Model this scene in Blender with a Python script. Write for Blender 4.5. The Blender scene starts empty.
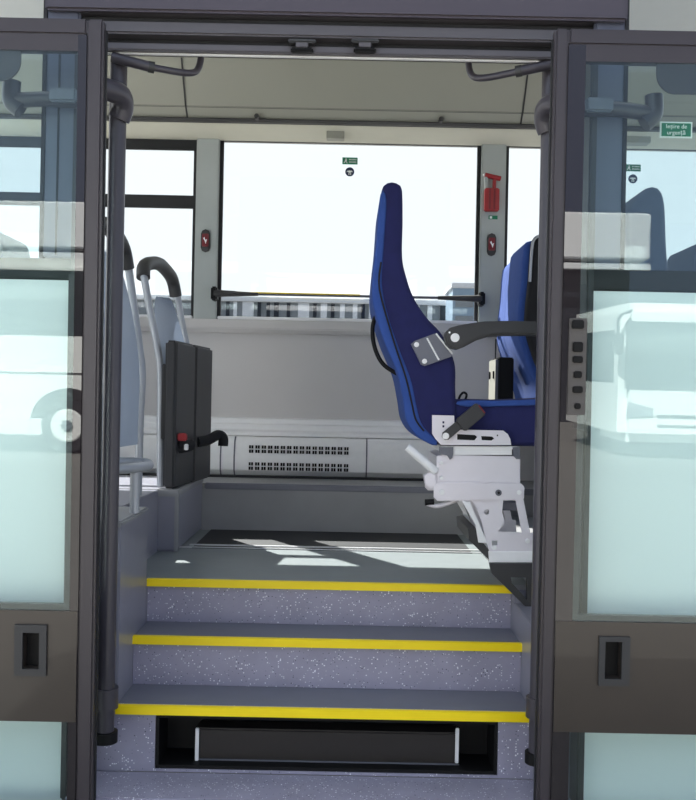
import bpy, bmesh, math, random
from mathutils import Vector, Matrix
random.seed(7)
SC = bpy.context.scene
COL = SC.collection
F = 950.0                      # focal length in pixels of the 696x800 frame
ZC = 1.55                      # camera height above the ground
TH = math.radians(1.15)        # the photograph is rolled a little
CT, ST = math.cos(TH), math.sin(TH)

def R(px, py, Y):
    """world point seen at (px, py) of the photo at distance Y"""
    dx, dy = px - 348.0, py - 400.0
    u = dx * CT + dy * ST
    v = -dx * ST + dy * CT
    return Vector((u * Y / F, Y, ZC - v * Y / F))
def PX(pts, Y):
    return [(R(x, y, Y).x, R(x, y, Y).z) for x, y in pts]
def Zr(r): return ZC + r

# ------------------------------------------------------------------ materials
def lin(c):
    c /= 255.0
    return c / 12.92 if c <= .04045 else ((c + .055) / 1.055) ** 2.4
def rgb(t): return (lin(t[0]), lin(t[1]), lin(t[2]), 1)
MATS = {}
def mat(name, col, rough=.5, metal=0., var=.08, scale=14., bump=0., bscale=80., spec=.5, sheen=0., coat=0.):
    if name in MATS: return MATS[name]
    m = bpy.data.materials.new(name); m.use_nodes = True
    nt = m.node_tree; N = nt.nodes; L = nt.links
    b = N['Principled BSDF']
    b.inputs['Roughness'].default_value = rough
    b.inputs['Metallic'].default_value = metal
    b.inputs['Specular IOR Level'].default_value = spec
    b.inputs['Sheen Weight'].default_value = sheen
    b.inputs['Coat Weight'].default_value = coat
    tc = N.new('ShaderNodeTexCoord')
    no = N.new('ShaderNodeTexNoise'); no.inputs['Scale'].default_value = scale; no.inputs['Detail'].default_value = 4
    L.new(tc.outputs['Object'], no.inputs['Vector'])
    mx = N.new('ShaderNodeMix'); mx.data_type = 'RGBA'
    c = rgb(col)
    mx.inputs[6].default_value = tuple(x * (1 - var) for x in c[:3]) + (1,)
    mx.inputs[7].default_value = tuple(min(1, x * (1 + var)) for x in c[:3]) + (1,)
    L.new(no.outputs['Fac'], mx.inputs[0]); L.new(mx.outputs[2], b.inputs['Base Color'])
    if bump:
        n2 = N.new('ShaderNodeTexNoise'); n2.inputs['Scale'].default_value = bscale; n2.inputs['Detail'].default_value = 3
        L.new(tc.outputs['Object'], n2.inputs['Vector'])
        bp = N.new('ShaderNodeBump'); bp.inputs['Strength'].default_value = bump; bp.inputs['Distance'].default_value = .004
        L.new(n2.outputs['Fac'], bp.inputs['Height']); L.new(bp.outputs['Normal'], b.inputs['Normal'])
    MATS[name] = m
    return m
def fleck_mat(name, col, light, dark, rough=.4):
    """vinyl flooring with light and dark flecks"""
    m = bpy.data.materials.new(name); m.use_nodes = True
    nt = m.node_tree; N = nt.nodes; L = nt.links
    b = N['Principled BSDF']; b.inputs['Roughness'].default_value = rough
    tc = N.new('ShaderNodeTexCoord')
    n0 = N.new('ShaderNodeTexNoise'); n0.inputs['Scale'].default_value = 9; n0.inputs['Detail'].default_value = 5
    L.new(tc.outputs['Object'], n0.inputs['Vector'])
    m0 = N.new('ShaderNodeMix'); m0.data_type = 'RGBA'
    c = rgb(col)
    m0.inputs[6].default_value = tuple(x * .8 for x in c[:3]) + (1,)
    m0.inputs[7].default_value = tuple(x * 1.2 for x in c[:3]) + (1,)
    L.new(n0.outputs['Fac'], m0.inputs[0])
    prev = m0.outputs[2]
    for sc, th, cc, off in ((150., .29, light, 0.), (140., .22, dark, 3.3)):
        mp = N.new('ShaderNodeMapping'); mp.inputs['Location'].default_value = (off, off, off)
        L.new(tc.outputs['Object'], mp.inputs['Vector'])
        v = N.new('ShaderNodeTexVoronoi'); v.inputs['Scale'].default_value = sc
        L.new(mp.outputs['Vector'], v.inputs['Vector'])
        cl = N.new('ShaderNodeTexNoise'); cl.inputs['Scale'].default_value = 13
        L.new(mp.outputs['Vector'], cl.inputs['Vector'])
        mu = N.new('ShaderNodeMath'); mu.operation = 'MULTIPLY'; mu.inputs[1].default_value = th * 2.1
        L.new(cl.outputs['Fac'], mu.inputs[0])
        lt = N.new('ShaderNodeMath'); lt.operation = 'LESS_THAN'
        L.new(v.outputs['Distance'], lt.inputs[0]); L.new(mu.outputs[0], lt.inputs[1])
        # only some cells carry a fleck
        sx = N.new('ShaderNodeSeparateColor'); L.new(v.outputs['Color'], sx.inputs[0])
        g2 = N.new('ShaderNodeMath'); g2.operation = 'GREATER_THAN'; g2.inputs[1].default_value = .84
        L.new(sx.outputs[0], g2.inputs[0])
        an = N.new('ShaderNodeMath'); an.operation = 'MULTIPLY'
        L.new(lt.outputs[0], an.inputs[0]); L.new(g2.outputs[0], an.inputs[1])
        mx = N.new('ShaderNodeMix'); mx.data_type = 'RGBA'
        L.new(an.outputs[0], mx.inputs[0]); L.new(prev, mx.inputs[6]); mx.inputs[7].default_value = rgb(cc)
        prev = mx.outputs[2]
    L.new(prev, b.inputs['Base Color'])
    return m
def glass_mat(name, tint, refl, gtint=(1, 1, 1)):
    m = bpy.data.materials.new(name); m.use_nodes = True
    nt = m.node_tree; N = nt.nodes; L = nt.links
    for n in list(N):
        if n.type != 'OUTPUT_MATERIAL': N.remove(n)
    out = [n for n in N if n.type == 'OUTPUT_MATERIAL'][0]
    tr = N.new('ShaderNodeBsdfTransparent'); tr.inputs['Color'].default_value = tuple(tint) + (1,)
    gl = N.new('ShaderNodeBsdfGlossy'); gl.inputs['Roughness'].default_value = .0
    gl.inputs['Color'].default_value = tuple(gtint) + (1,)
    lw = N.new('ShaderNodeLayerWeight'); lw.inputs['Blend'].default_value = .5
    pw = N.new('ShaderNodeMath'); pw.operation = 'POWER'; pw.inputs[1].default_value = 5
    L.new(lw.outputs['Facing'], pw.inputs[0])
    ad = N.new('ShaderNodeMath'); ad.operation = 'MULTIPLY_ADD'; ad.use_clamp = True
    ad.inputs[1].default_value = .9; ad.inputs[2].default_value = .03 + refl
    L.new(pw.outputs[0], ad.inputs[0])
    mx = N.new('ShaderNodeMixShader')
    L.new(ad.outputs[0], mx.inputs[0]); L.new(tr.outputs[0], mx.inputs[1]); L.new(gl.outputs[0], mx.inputs[2])
    L.new(mx.outputs[0], out.inputs[0])
    return m
def gloss_black(name, col, refl):
    m = bpy.data.materials.new(name); m.use_nodes = True
    nt = m.node_tree; N = nt.nodes; L = nt.links
    for n in list(N):
        if n.type != 'OUTPUT_MATERIAL': N.remove(n)
    out = [n for n in N if n.type == 'OUTPUT_MATERIAL'][0]
    no = N.new('ShaderNodeTexNoise'); no.inputs['Scale'].default_value = 4
    mc = N.new('ShaderNodeMix'); mc.data_type = 'RGBA'
    c = rgb(col)
    mc.inputs[6].default_value = tuple(x * .85 for x in c[:3]) + (1,); mc.inputs[7].default_value = tuple(x * 1.15 for x in c[:3]) + (1,)
    L.new(no.outputs['Fac'], mc.inputs[0])
    df = N.new('ShaderNodeBsdfDiffuse'); L.new(mc.outputs[2], df.inputs['Color'])
    gl = N.new('ShaderNodeBsdfGlossy'); gl.inputs['Roughness'].default_value = .0
    mx = N.new('ShaderNodeMixShader'); mx.inputs[0].default_value = refl
    L.new(df.outputs[0], mx.inputs[1]); L.new(gl.outputs[0], mx.inputs[2]); L.new(mx.outputs[0], out.inputs[0])
    return m

M_step = fleck_mat('lilac_grey_speckled_vinyl', (148, 145, 163), (235, 235, 240), (62, 60, 72), .38)
M_tread = mat('smooth_grey_vinyl_tread', (112, 113, 124), .42, var=.1)
M_floor = mat('grey_floor_vinyl', (124, 131, 132), .4, var=.1)
M_side = mat('blue_grey_laminate', (132, 132, 144), .3, var=.06)
M_plinth = mat('grey_plinth_vinyl', (146, 146, 147), .45, var=.12, scale=6)
M_yellow = mat('yellow_nosing_rubber', (255, 222, 0), .45, var=.04)
M_wall = mat('grey_wall_laminate', (203, 200, 198), .5, var=.05, scale=3)
M_pillar = mat('grey_green_pillar_trim', (172, 178, 176), .5, var=.04)
M_cove = mat('beige_grey_ceiling_panel', (156, 156, 145), .5, var=.04, scale=3)
M_fascia = mat('pale_beige_trim', (208, 206, 190), .5, var=.03)
M_ceil = mat('pale_grey_headliner', (215, 215, 208), .6, var=.03)
M_silver = mat('brushed_silver_aluminium', (240, 240, 240), .45, metal=.0, var=.04, scale=30)
M_alu = mat('grey_anodised_tube', (166, 170, 176), .35, metal=.25, var=.05)
M_gasket = mat('black_rubber_gasket', (26, 27, 30), .6, var=.1)
M_black = mat('black_plastic', (14, 14, 15), .55, var=.1, spec=.25)
M_cass = mat('brown_black_plastic', (36, 32, 30), .4, var=.1)
M_dark = mat('dark_grey_plastic', (54, 54, 55), .5, var=.08)
M_pole = mat('anthracite_powder_coat', (66, 63, 70), .32, var=.06)
M_frame = mat('dark_bronze_door_frame', (60, 55, 59), .35, var=.08, scale=5)
M_band = mat('dark_brown_grey_door_paint', (60, 53, 47), .28, var=.18, scale=5, coat=.3)
M_clad = mat('dark_violet_grey_cladding', (72, 65, 72), .3, var=.1, scale=3, coat=.3)
M_header = mat('dark_grey_header_profile', (84, 81, 85), .4, var=.05)
M_bluepillar = mat('slate_blue_door_pillar', (92, 97, 114), .4, var=.06)
M_body = mat('white_body_paint', (242, 244, 242), .3, var=.02, scale=2, coat=.3)
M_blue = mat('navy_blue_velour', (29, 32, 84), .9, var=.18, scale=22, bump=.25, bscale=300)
M_bluelit = mat('navy_velour_lit', (48, 79, 150), .9, var=.15, scale=22, bump=.25, bscale=300)  # lit copy of the navy velour, the light put into its colour
M_bfab = mat('black_fabric', (24, 24, 28), .85, var=.15, bump=.2, bscale=300)
M_blackpad = mat('charcoal_vinyl_pad', (52, 52, 54), .5, var=.15, scale=10, bump=.15, bscale=120)
M_backgrey = mat('pale_blue_grey_seat_shell', (176, 186, 200), .45, var=.04)
M_white = mat('white_lilac_seat_steel', (226, 222, 228), .35, metal=.15, var=.03, scale=20)
M_midgrey = mat('mid_grey_steel', (104, 106, 116), .4, metal=.3, var=.05)
M_bolt = mat('bright_steel_bolt', (236, 236, 236), .3, metal=.2, var=.03)
M_red = mat('red_plastic', (158, 38, 42), .4, var=.06)
M_dred = mat('dark_red_plastic', (120, 26, 36), .4, var=.06)
M_green = mat('green_sign_film', (14, 120, 84), .5, var=.03)
M_navy = mat('navy_sign_film', (34, 44, 76), .5, var=.03)
M_signw = mat('white_sign_print', (240, 245, 242), .5, var=.01)
M_rail = mat('yellow_brass_rail', (200, 176, 40), .35, var=.05)
M_chrome = mat('bright_floor_rail', (225, 225, 225), .3, metal=.4, var=.03)
M_asph = mat('grey_asphalt', (112, 110, 106), .9, var=.15, scale=3)
M_wfacade = mat('white_facade', (232, 234, 236), .6, var=.04)
M_gfacade = mat('grey_facade_panel', (140, 146, 150), .5, var=.08)
M_dfacade = mat('dark_facade_glazing', (40, 44, 50), .15, var=.1)
M_bluefac = mat('blue_grey_tower_panel', (150, 172, 190), .4, var=.08)
M_ink = mat('dark_windscreen', (30, 40, 42), .1, var=.05)
M_lamp = mat('headlamp_plastic', (150, 158, 165), .12, var=.2, scale=30)
M_strip = mat('dull_grey_strip', (84, 80, 77), .5, var=.08)
M_blue_haze = mat('navy_fabric_glass_haze', (84, 92, 110), .9, var=.12, scale=20)  # navy seat fabric with the door glass reflection mixed into its colour
M_beige = mat('pale_stone_panel', (176, 174, 162), .5, var=.04)
G_far = glass_mat('tinted_window_glass', (.70, .715, .72), .0)
G_near = glass_mat('clear_side_glass', (.92, .945, .965), .0)
G_door = glass_mat('green_door_glass', (.905, .97, .96), .012, (.95, 1, .985))
M_print = gloss_black('black_printed_glass', (40, 35, 37), .085)

# ------------------------------------------------------------------ mesh helpers
class MB:
    def __init__(s): s.bm = bmesh.new()
    def _take(s, tmp):
        me = bpy.data.meshes.new('t'); tmp.to_mesh(me); tmp.free()
        s.bm.from_mesh(me); bpy.data.meshes.remove(me); return s
    def box(s, x0, x1, y0, y1, z0, z1, bev=0., seg=2):
        t = bmesh.new(); bmesh.ops.create_cube(t, size=1)
        for v in t.verts:
            v.co = Vector(((x0 + x1) / 2 + v.co.x * (x1 - x0), (y0 + y1) / 2 + v.co.y * (y1 - y0), (z0 + z1) / 2 + v.co.z * (z1 - z0)))
        if bev: bmesh.ops.bevel(t, geom=t.edges[:], offset=bev, segments=seg, affect='EDGES', clamp_overlap=True)
        return s._take(t)
    def prism(s, poly, y0, y1, bev=0., holes=()):
        """outline in (x, z) with optional real holes, extruded from y0 to y1"""
        t = bmesh.new(); edges = []
        loops = [poly] + list(holes)
        for lp in loops:
            vs = [t.verts.new((x, y0, z)) for x, z in lp]
            for i in range(len(vs)): edges.append(t.edges.new((vs[i], vs[(i + 1) % len(vs)])))
        if holes:
            bmesh.ops.triangle_fill(t, edges=edges, use_beauty=True, use_dissolve=False)
        else:
            bmesh.ops.contextual_create(t, geom=edges)
        r = bmesh.ops.extrude_face_region(t, geom=t.faces[:])
        for e in r['geom']:
            if isinstance(e, bmesh.types.BMVert): e.co.y = y1
        bmesh.ops.recalc_face_normals(t, faces=t.faces[:])
        if bev and not holes:
            ed = [e for e in t.edges if abs(e.verts[0].co.y - e.verts[1].co.y) < 1e-7]
            bmesh.ops.bevel(t, geom=ed, offset=bev, segments=2, affect='EDGES', clamp_overlap=True)
        return s._take(t)
    def extr(s, poly, x0, x1, bev=0.):
        """outline in (y, z) extruded along x"""
        t = bmesh.new()
        vs = [t.verts.new((x0, y, z)) for y, z in poly]; t.faces.new(vs)
        r = bmesh.ops.extrude_face_region(t, geom=t.faces[:])
        for e in r['geom']:
            if isinstance(e, bmesh.types.BMVert): e.co.x = x1
        bmesh.ops.recalc_face_normals(t, faces=t.faces[:])
        if bev: bmesh.ops.bevel(t, geom=t.edges[:], offset=bev, segments=2, affect='EDGES', clamp_overlap=True)
        return s._take(t)
    def tube(s, pts, r, n=12, smooth=True, closed=False):
        pts = [Vector(p) for p in pts]
        if smooth and len(pts) > 2: pts = spline(pts, 6, closed)
        rs = r if isinstance(r, (list, tuple)) else None
        t = bmesh.new(); rings = []; ref = None
        k = len(pts)
        for i, p in enumerate(pts):
            a = pts[(i - 1) % k] if (closed or i > 0) else p
            b = pts[(i + 1) % k] if (closed or i < k - 1) else p
            d = (b - a).normalized()
            if ref is None:
                ref = d.orthogonal().normalized()
            ref = (ref - d * ref.dot(d)).normalized()
            q = d.cross(ref)
            rr = r if rs is None else rs[0] + (rs[1] - rs[0]) * i / max(1, k - 1)
            rings.append([t.verts.new(p + (ref * math.cos(2 * math.pi * j / n) + q * math.sin(2 * math.pi * j / n)) * rr) for j in range(n)])
        m = k if closed else k - 1
        for i in range(m):
            A, B = rings[i], rings[(i + 1) % k]
            for j in range(n): t.faces.new((A[j], A[(j + 1) % n], B[(j + 1) % n], B[j]))
        if not closed:
            t.faces.new(rings[0]); t.faces.new(rings[-1][::-1])
        bmesh.ops.recalc_face_normals(t, faces=t.faces[:])
        return s._take(t)
    def disc(s, c, r, y0, y1, n=24, bev=0.):
        return s.prism([(c[0] + r * math.cos(2 * math.pi * i / n), c[1] + r * math.sin(2 * math.pi * i / n)) for i in range(n)], y0, y1, bev)
    def pillow(s, poly, y0, y1, r, n=96, m=5):
        """closed smooth outline in (x, z), extruded along y with rounded rims"""
        P = spline([Vector((x, 0, z)) for x, z in poly], 10, True)
        P = resample(P, n)
        area = sum(P[i].x * P[(i + 1) % n].z - P[(i + 1) % n].x * P[i].z for i in range(n))
        sg = 1 if area > 0 else -1
        nor = []
        for i in range(n):
            d = (P[(i + 2) % n] - P[i - 2]).normalized()
            nor.append(Vector((d.z, 0, -d.x)) * sg)
        st = [(y0 + r * (1 - math.sin(a)), r * (1 - math.cos(a))) for a in [math.pi / 2 * k / m for k in range(m, -1, -1)]]
        # first station at y0 is the fully inset rim
        st = [(y0 + r * (1 - math.cos(a)), r * (1 - math.sin(a))) for a in [math.pi / 2 * k / m for k in range(m + 1)]]
        st += [(y0 + y1 - y, i) for y, i in reversed(st)]
        t = bmesh.new(); rings = []
        for y, ins in st:
            rings.append([t.verts.new((P[i].x - nor[i].x * ins, y, P[i].z - nor[i].z * ins)) for i in range(n)])
        for a, b in zip(rings, rings[1:]):
            for j in range(n): t.faces.new((a[j], a[(j + 1) % n], b[(j + 1) % n], b[j]))
        t.faces.new(rings[0]); t.faces.new(rings[-1][::-1])
        bmesh.ops.recalc_face_normals(t, faces=t.faces[:])
        return s._take(t)
    def build(s, name, m, parent=None, smooth=True, move=None):
        me = bpy.data.meshes.new(name); s.bm.to_mesh(me); s.bm.free()
        me.materials.append(m)
        if smooth:
            for p in me.polygons: p.use_smooth = True
            try: me.set_sharp_from_angle(angle=math.radians(38))
            except Exception: pass
        o = bpy.data.objects.new(name, me); COL.objects.link(o)
        if parent is not None:
            o.parent = parent
            o.matrix_parent_inverse = world_of(parent).inverted()
        return o
def world_of(o):
    m = o.matrix_basis.copy()
    if o.parent: return world_of(o.parent) @ o.matrix_parent_inverse @ m
    return m
def spline(pts, k=8, closed=False):
    n = len(pts); out = []
    rng = n if closed else n - 1
    for i in range(rng):
        if closed: p0, p1, p2, p3 = pts[i - 1], pts[i], pts[(i + 1) % n], pts[(i + 2) % n]
        else: p0, p1, p2, p3 = pts[max(0, i - 1)], pts[i], pts[i + 1], pts[min(n - 1, i + 2)]
        for j in range(k):
            t = j / k
            out.append(.5 * ((2 * p1) + (p2 - p0) * t + (2 * p0 - 5 * p1 + 4 * p2 - p3) * t * t + (3 * p1 - p0 - 3 * p2 + p3) * t ** 3))
    if not closed: out.append(pts[-1].copy())
    return out
def resample(P, n):
    L = [0.]
    for i in range(len(P)): L.append(L[-1] + (P[(i + 1) % len(P)] - P[i]).length)
    out = []; j = 0
    for k in range(n):
        d = L[-1] * k / n
        while L[j + 1] < d: j += 1
        f = (d - L[j]) / max(1e-9, L[j + 1] - L[j])
        out.append(P[j].lerp(P[(j + 1) % len(P)], f))
    return out
def thing(name, label, cat, loc=(0, 0, 0), group=None):
    o = bpy.data.objects.new(name, None); COL.objects.link(o); o.location = loc
    o.empty_display_size = .1
    o['label'] = label; o['category'] = cat
    if group: o['group'] = group
    return o
def tag(o, label, cat, group=None):
    o['label'] = label; o['category'] = cat
    if group: o['group'] = group
    return o
def structure(o): o['kind'] = 'structure'; return o
def sroot(name, loc=(0, 0, 0)):
    o = bpy.data.objects.new(name, None); COL.objects.link(o); o.location = loc; o['kind'] = 'structure'; o.empty_display_size = .1
    return o
def text_mesh(s, size, m, parent, name, loc, depth=.0006, align='CENTER'):
    cu = bpy.data.curves.new('txt', 'FONT'); cu.body = s; cu.size = size; cu.align_x = align; cu.align_y = 'CENTER'; cu.extrude = depth
    ob = bpy.data.objects.new('txt', cu); COL.objects.link(ob)
    dg = bpy.context.evaluated_depsgraph_get(); dg.update()
    me = bpy.data.meshes.new_from_object(ob.evaluated_get(dg)); bpy.data.objects.remove(ob); bpy.data.curves.remove(cu)
    me.transform(Matrix.Translation(loc) @ Matrix.Rotation(math.radians(90), 4, 'X'))
    me.materials.clear(); me.materials.append(m)
    o = bpy.data.objects.new(name, me); COL.objects.link(o)
    if parent is not None:
        o.parent = parent; o.matrix_parent_inverse = world_of(parent).inverted()
    return o

# ------------------------------------------------------------------ key dimensions
D1, D2, D3 = 3.22, 3.461, 3.691
Z1, Z2, Z3 = Zr(-1.051), Zr(-.876), Zr(-.711)
Z0 = Zr(-1.272)
FLOOR = Z3
XL, XR = -.765, .65
YW = 5.70            # inner face of the far wall
XE = 3.2             # the built length of the bus to either side
YO = 3.05            # outer skin of the near side
WAIST = Zr(.366)
PL = Zr(-.428)       # left plinth top
PF = Zr(-.462)       # far plinth top
YP = 5.10

# ------------------------------------------------------------------ the setting
ground = structure(MB().box(-90, 90, -90, 120, -.3, 0).build('ground', M_asph, smooth=False))

fl = MB().box(-XE, XE, 3.7205, YP + .01, FLOOR - .05, FLOOR).build('floor', M_floor, smooth=False); structure(fl)
MB().box(-.72, .6, 4.47, YP - .002, FLOOR, FLOOR + .002).build('rubber_strip', M_gasket, fl)
MB().box(-.745, .7, 4.54, 4.565, FLOOR, FLOOR + .006, .002).build('floor_rail', M_chrome, fl)
MB().box(-.80, .7, 4.475, 4.488, FLOOR, FLOOR + .005, .002).build('floor_rail', M_chrome, fl)

# far plinth the heater stands on, and the left one
p = structure(MB().box(-XE, XE, YP, 5.80, FLOOR - .05, PF, .012).build('trim_1', M_plinth))
MB().box(-.76, XE, YP - .012, YP + .012, PF - .03, PF + .004, .006).build('edge_strip', M_tread, p)
p = structure(MB().box(-XE, -.772, 4.35, YP - .002, FLOOR, PL, .01).build('trim_2', M_side))
MB().box(-1.2, -.768, 4.342, 4.36, PL - .03, PL + .003, .005).build('edge_strip', M_plinth, p)
MB().box(-.787, -.765, 4.345, YP - .006, PL - .03, PL + .003, .005).build('edge_strip', M_plinth, p)
MB().box(-.783, -.764, 4.341, 4.36, FLOOR, PL, .004).build('corner_strip', M_plinth, p)

# stairwell side walls
w = structure(MB().box(-1.6, XL, 3.24, 3.674, .2, PL - .004, .003).box(-1.6, XL, 3.674, 3.80, .2, FLOOR - .051).box(-1.6, XL, 3.674, 3.7204, FLOOR - .052, FLOOR).build('wall_left', M_side))
MB().box(-1.6, XL + .004, 3.232, 3.672, PL - .022, PL, .006).build('edge_strip', M_plinth, w)
structure(MB().box(-1.6, -.86, 3.6745, 4.35, FLOOR - .02, PL, .003).build('trim_3', M_side))
structure(MB().box(XR, 1.6, 3.20, 3.80, .2, FLOOR - .051, .003).box(XR, 1.6, 3.62, 3.7204, FLOOR - .052, FLOOR).build('wall_right', M_side))
structure(MB().box(.72, XE, 3.72, YP - .002, FLOOR, Zr(-.606), .006).build('trim_4', M_plinth))

# far wall
wb = sroot('wall_back', (0, YW, FLOOR))
WS, WT = Zr(.464), Zr(1.555)
MB().box(-XE, XE, YW, 5.80, FLOOR, WS).build('lower_panel', M_wall, wb, False)
MB().box(-XE, XE, YW, 5.80, WT, Zr(1.95)).build('upper_panel', M_wall, wb, False)
pill = [(-2.65, -2.52), (-.935, -.80), (.772, .918), (2.50, 2.64)]
for a, b in pill:
    MB().box(a, b, YW - .02, 5.80, WS - .02, WT + .02, .006).build('window_pillar', M_pillar, wb)
MB().box(-XE, -2.65, YW, 5.8, WS, WT).build('end_panel', M_wall, wb, False)
MB().box(2.64, XE, YW, 5.8, WS, WT).build('end_panel', M_wall, wb, False)
MB().extr([(YW - .03, WS - .075), (YW - .045, WS - .05), (YW - .035, WS + .004), (YW + .02, WS + .004), (YW + .02, WS - .075)], -XE, XE, .004).build('window_ledge', M_wall, wb)
MB().extr([(YW + .001, Zr(-.115)), (YW - .03, Zr(-.125)), (YW - .036, Zr(-.15)), (YW - .06, Zr(-.158)), (YW - .068, Zr(-.185)), (YW - .10, Zr(-.20)), (YW - .10, Zr(-.222)), (YW + .001, Zr(-.222))], -XE, XE, .003).build('ledge_moulding', M_silver, wb)
MB().box(.875, .882, YW - .004, YW + .01, Zr(-.11), WS - .08).build('panel_seam', M_dark, wb)
MB().box(-1.05, -1.043, YW - .004, YW + .01, Zr(-.11), WS - .08).build('panel_seam', M_dark, wb)

def far_window(name, x0, x1, transom):
    r = sroot(name, ((x0 + x1) / 2, 5.75, WS))
    MB().box(x0, x1, 5.745, 5.752, WS, WT).build('pane', G_far, r, False)
    g = MB(); t = .022
    g.box(x0, x0 + t, 5.72, 5.742, WS, WT).box(x1 - t, x1, 5.72, 5.742, WS, WT)
    g.box(x0, x1, 5.72, 5.742, WS, WS + .012).box(x0, x1, 5.72, 5.742, WT - .01, WT)
    g.build('gasket', M_gasket, r, False)
    MB().box(x0 + .01, x1 - .01, YW - .03, YW + .015, WS + .005, WS + .022, .003).build('sill_bead', M_silver, r)
    if transom:
        MB().box(x0, x1, 5.715, 5.744, Zr(1.135), Zr(1.212), .005).build('transom', M_gasket, r)
        MB().box(x0, x1, 5.715, 5.744, Zr(1.485), WT, .005).build('head_bar', M_gasket, r)
    return r
far_window('window_1', -2.52, -.935, True)
far_window('window_2', -.80, .772, False)
far_window('window_3', .918, 2.50, False)

# ceiling and cove
ce = structure(MB().box(-XE, XE, YO, 5.80, Zr(1.95), Zr(2.03)).build('ceiling', M_ceil, smooth=False))
MB().extr([(5.24, Zr(1.868)), (5.40, Zr(1.652)), (5.47, Zr(1.600)), (5.72, Zr(1.600)), (5.72, Zr(1.95)), (5.22, Zr(1.95))], -XE, XE).build('cove_panel', M_cove, ce, False)
MB().extr([(5.405, Zr(1.648)), (5.398, Zr(1.654)), (5.404, Zr(1.660)), (5.412, Zr(1.654))], -XE, XE).build('cove_crease', M_dark, ce, False)
MB().extr([(5.45, Zr(1.598)), (5.47, Zr(1.588)), (5.60, Zr(1.588)), (5.60, Zr(1.600)), (5.45, Zr(1.603))], -XE, XE).build('cove_shadow_gap', M_dark, ce, False)
MB().extr([(5.50, Zr(1.5879)), (5.515, Zr(1.578)), (5.66, Zr(1.545)), (5.715, Zr(1.545)), (5.715, Zr(1.5879))], -XE, XE, .002).build('light_fascia', M_fascia, ce)
MB().extr([(5.215, Zr(1.95)), (5.21, Zr(1.905)), (5.225, Zr(1.895)), (5.245, Zr(1.895)), (5.245, Zr(1.95))], -XE, XE).build('cove_top_bead', M_silver, ce, False)
MB().extr([(5.226, Zr(1.888)), (5.222, Zr(1.878)), (5.236, Zr(1.872)), (5.25, Zr(1.876)), (5.25, Zr(1.89))], -XE, XE).build('cove_top_line', M_dark, ce, False)
for sx in (-2.6, -.96, .955, 2.6):
    MB().extr([(5.235, Zr(1.868)), (5.395, Zr(1.6515)), (5.464, Zr(1.600)), (5.475, Zr(1.600)), (5.41, Zr(1.66)), (5.25, Zr(1.87))], sx, sx + .009).build('panel_seam', M_dark, ce, False)
for sx in (-.50, .535):
    c = R(257 if sx < 0 else 441, 117 if sx < 0 else 120, 5.43)
    MB().disc((c.x, c.z), .014, 5.405, 5.46, 14, .002).build('screw_cap', M_dark, ce)
c = R(335.5, 136, 5.59)
MB().box(c.x - .052, c.x + .052, 5.55, 5.62, c.z - .024, c.z + .024, .003).build('data_plate', M_cove, ce)
c2 = R(570 + 67, 140, 5.56)
MB().box(c2.x - .075, c2.x + .075, 5.54, 5.62, c2.z - .02, c2.z + .02, .003).build('data_plate', M_cove, ce)

# near side of the body: white panels below the waist, pillars, glazing, header
OL, OR = -.885, .768
wf = sroot('wall_front', (0, YO, .2))
for x0, x1 in ((-XE, OL), (OR, XE)):
    MB().box(x0, x1, YO, YO + .07, .12, WAIST).build('body_panel', M_body, wf, False)
    MB().box(x0, x1, YO - .006, YO + .0, .86, .866).build('panel_groove', M_dark, wf, False)
    MB().box(x0, x1, YO - .004, YO + .075, WAIST + .0005, WAIST + .07, .006).build('waist_rail', M_gasket, wf)
PLX, PRX = -.99, .866
MB().box(PLX, OL, YO, YO + .08, WAIST + .071, Zr(1.95), .006).build('door_pillar', M_bluepillar, wf)
MB().box(OR, PRX, YO, YO + .08, WAIST + .071, Zr(1.95), .006).build('door_pillar', M_bluepillar, wf)
MB().box(PLX + .04, PLX + .046, YO - .003, YO, WAIST + .08, Zr(1.2)).build('pillar_groove', M_gasket, wf)
for x in (OL, OR):
    MB().box(x - .012, x + .012, YO - .012, YO + .09, .25, Zr(1.15), .006).build('door_seal', M_dark, wf)
# stepped header over the doorway
h = MB()
h.box(OL, OR, 3.06, 3.112, Zr(1.1135), Zr(1.1375), .004)
h.box(OL, OR, 3.10, 3.13, Zr(1.1375), Zr(1.1605))
h.box(OL, OR, 3.045, 3.13, Zr(1.1615), Zr(1.2015), .006)
hd = h.build('header', M_header, wf)
MB().box(OL, OR, 3.095, 3.0995, Zr(1.1365), Zr(1.1625)).build('header_gap', M_gasket, wf, False)
MB().box(OL, OR, 3.07, 3.13, Zr(1.2020), Zr(1.2215)).build('header_gap', M_gasket, wf, False)
MB().box(OL, OR, 3.082, 3.094, Zr(1.1090), Zr(1.1130)).build('header_lip', M_silver, wf, False)
MB().box(PLX - .0, PRX + .0, YO - .03, YO - .0005, Zr(1.2235), Zr(1.70), .008).build('cladding', M_clad, wf)
MB().box(OL, OR, YO, YO + .1, Zr(1.2255), Zr(1.95)).build('header_panel', M_header, wf, False)
for x0, x1 in ((-XE, PLX), (PRX, XE)):
    MB().box(x0, x1, YO + .0, YO + .08, Zr(1.62), Zr(1.95)).build('roof_rail', M_ceil, wf, False)
for n, (x0, x1) in (('window_4', (-XE, PLX - .001)), ('window_5', (PRX + .001, XE))):
    r = sroot(n, ((x0 + x1) / 2, YO, WAIST))
    MB().box(x0, x1, YO + .012, YO + .018, WAIST + .071, Zr(1.619)).build('pane', G_near, r, False)
    e = x1 if x1 < 0 else x0; sgn = -1 if x1 < 0 else 1
    MB().box(min(e, e + sgn * .012), max(e, e + sgn * .012), YO + .002, YO + .03, WAIST + .072, Zr(1.618)).build('gasket', M_gasket, r, False)
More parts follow.
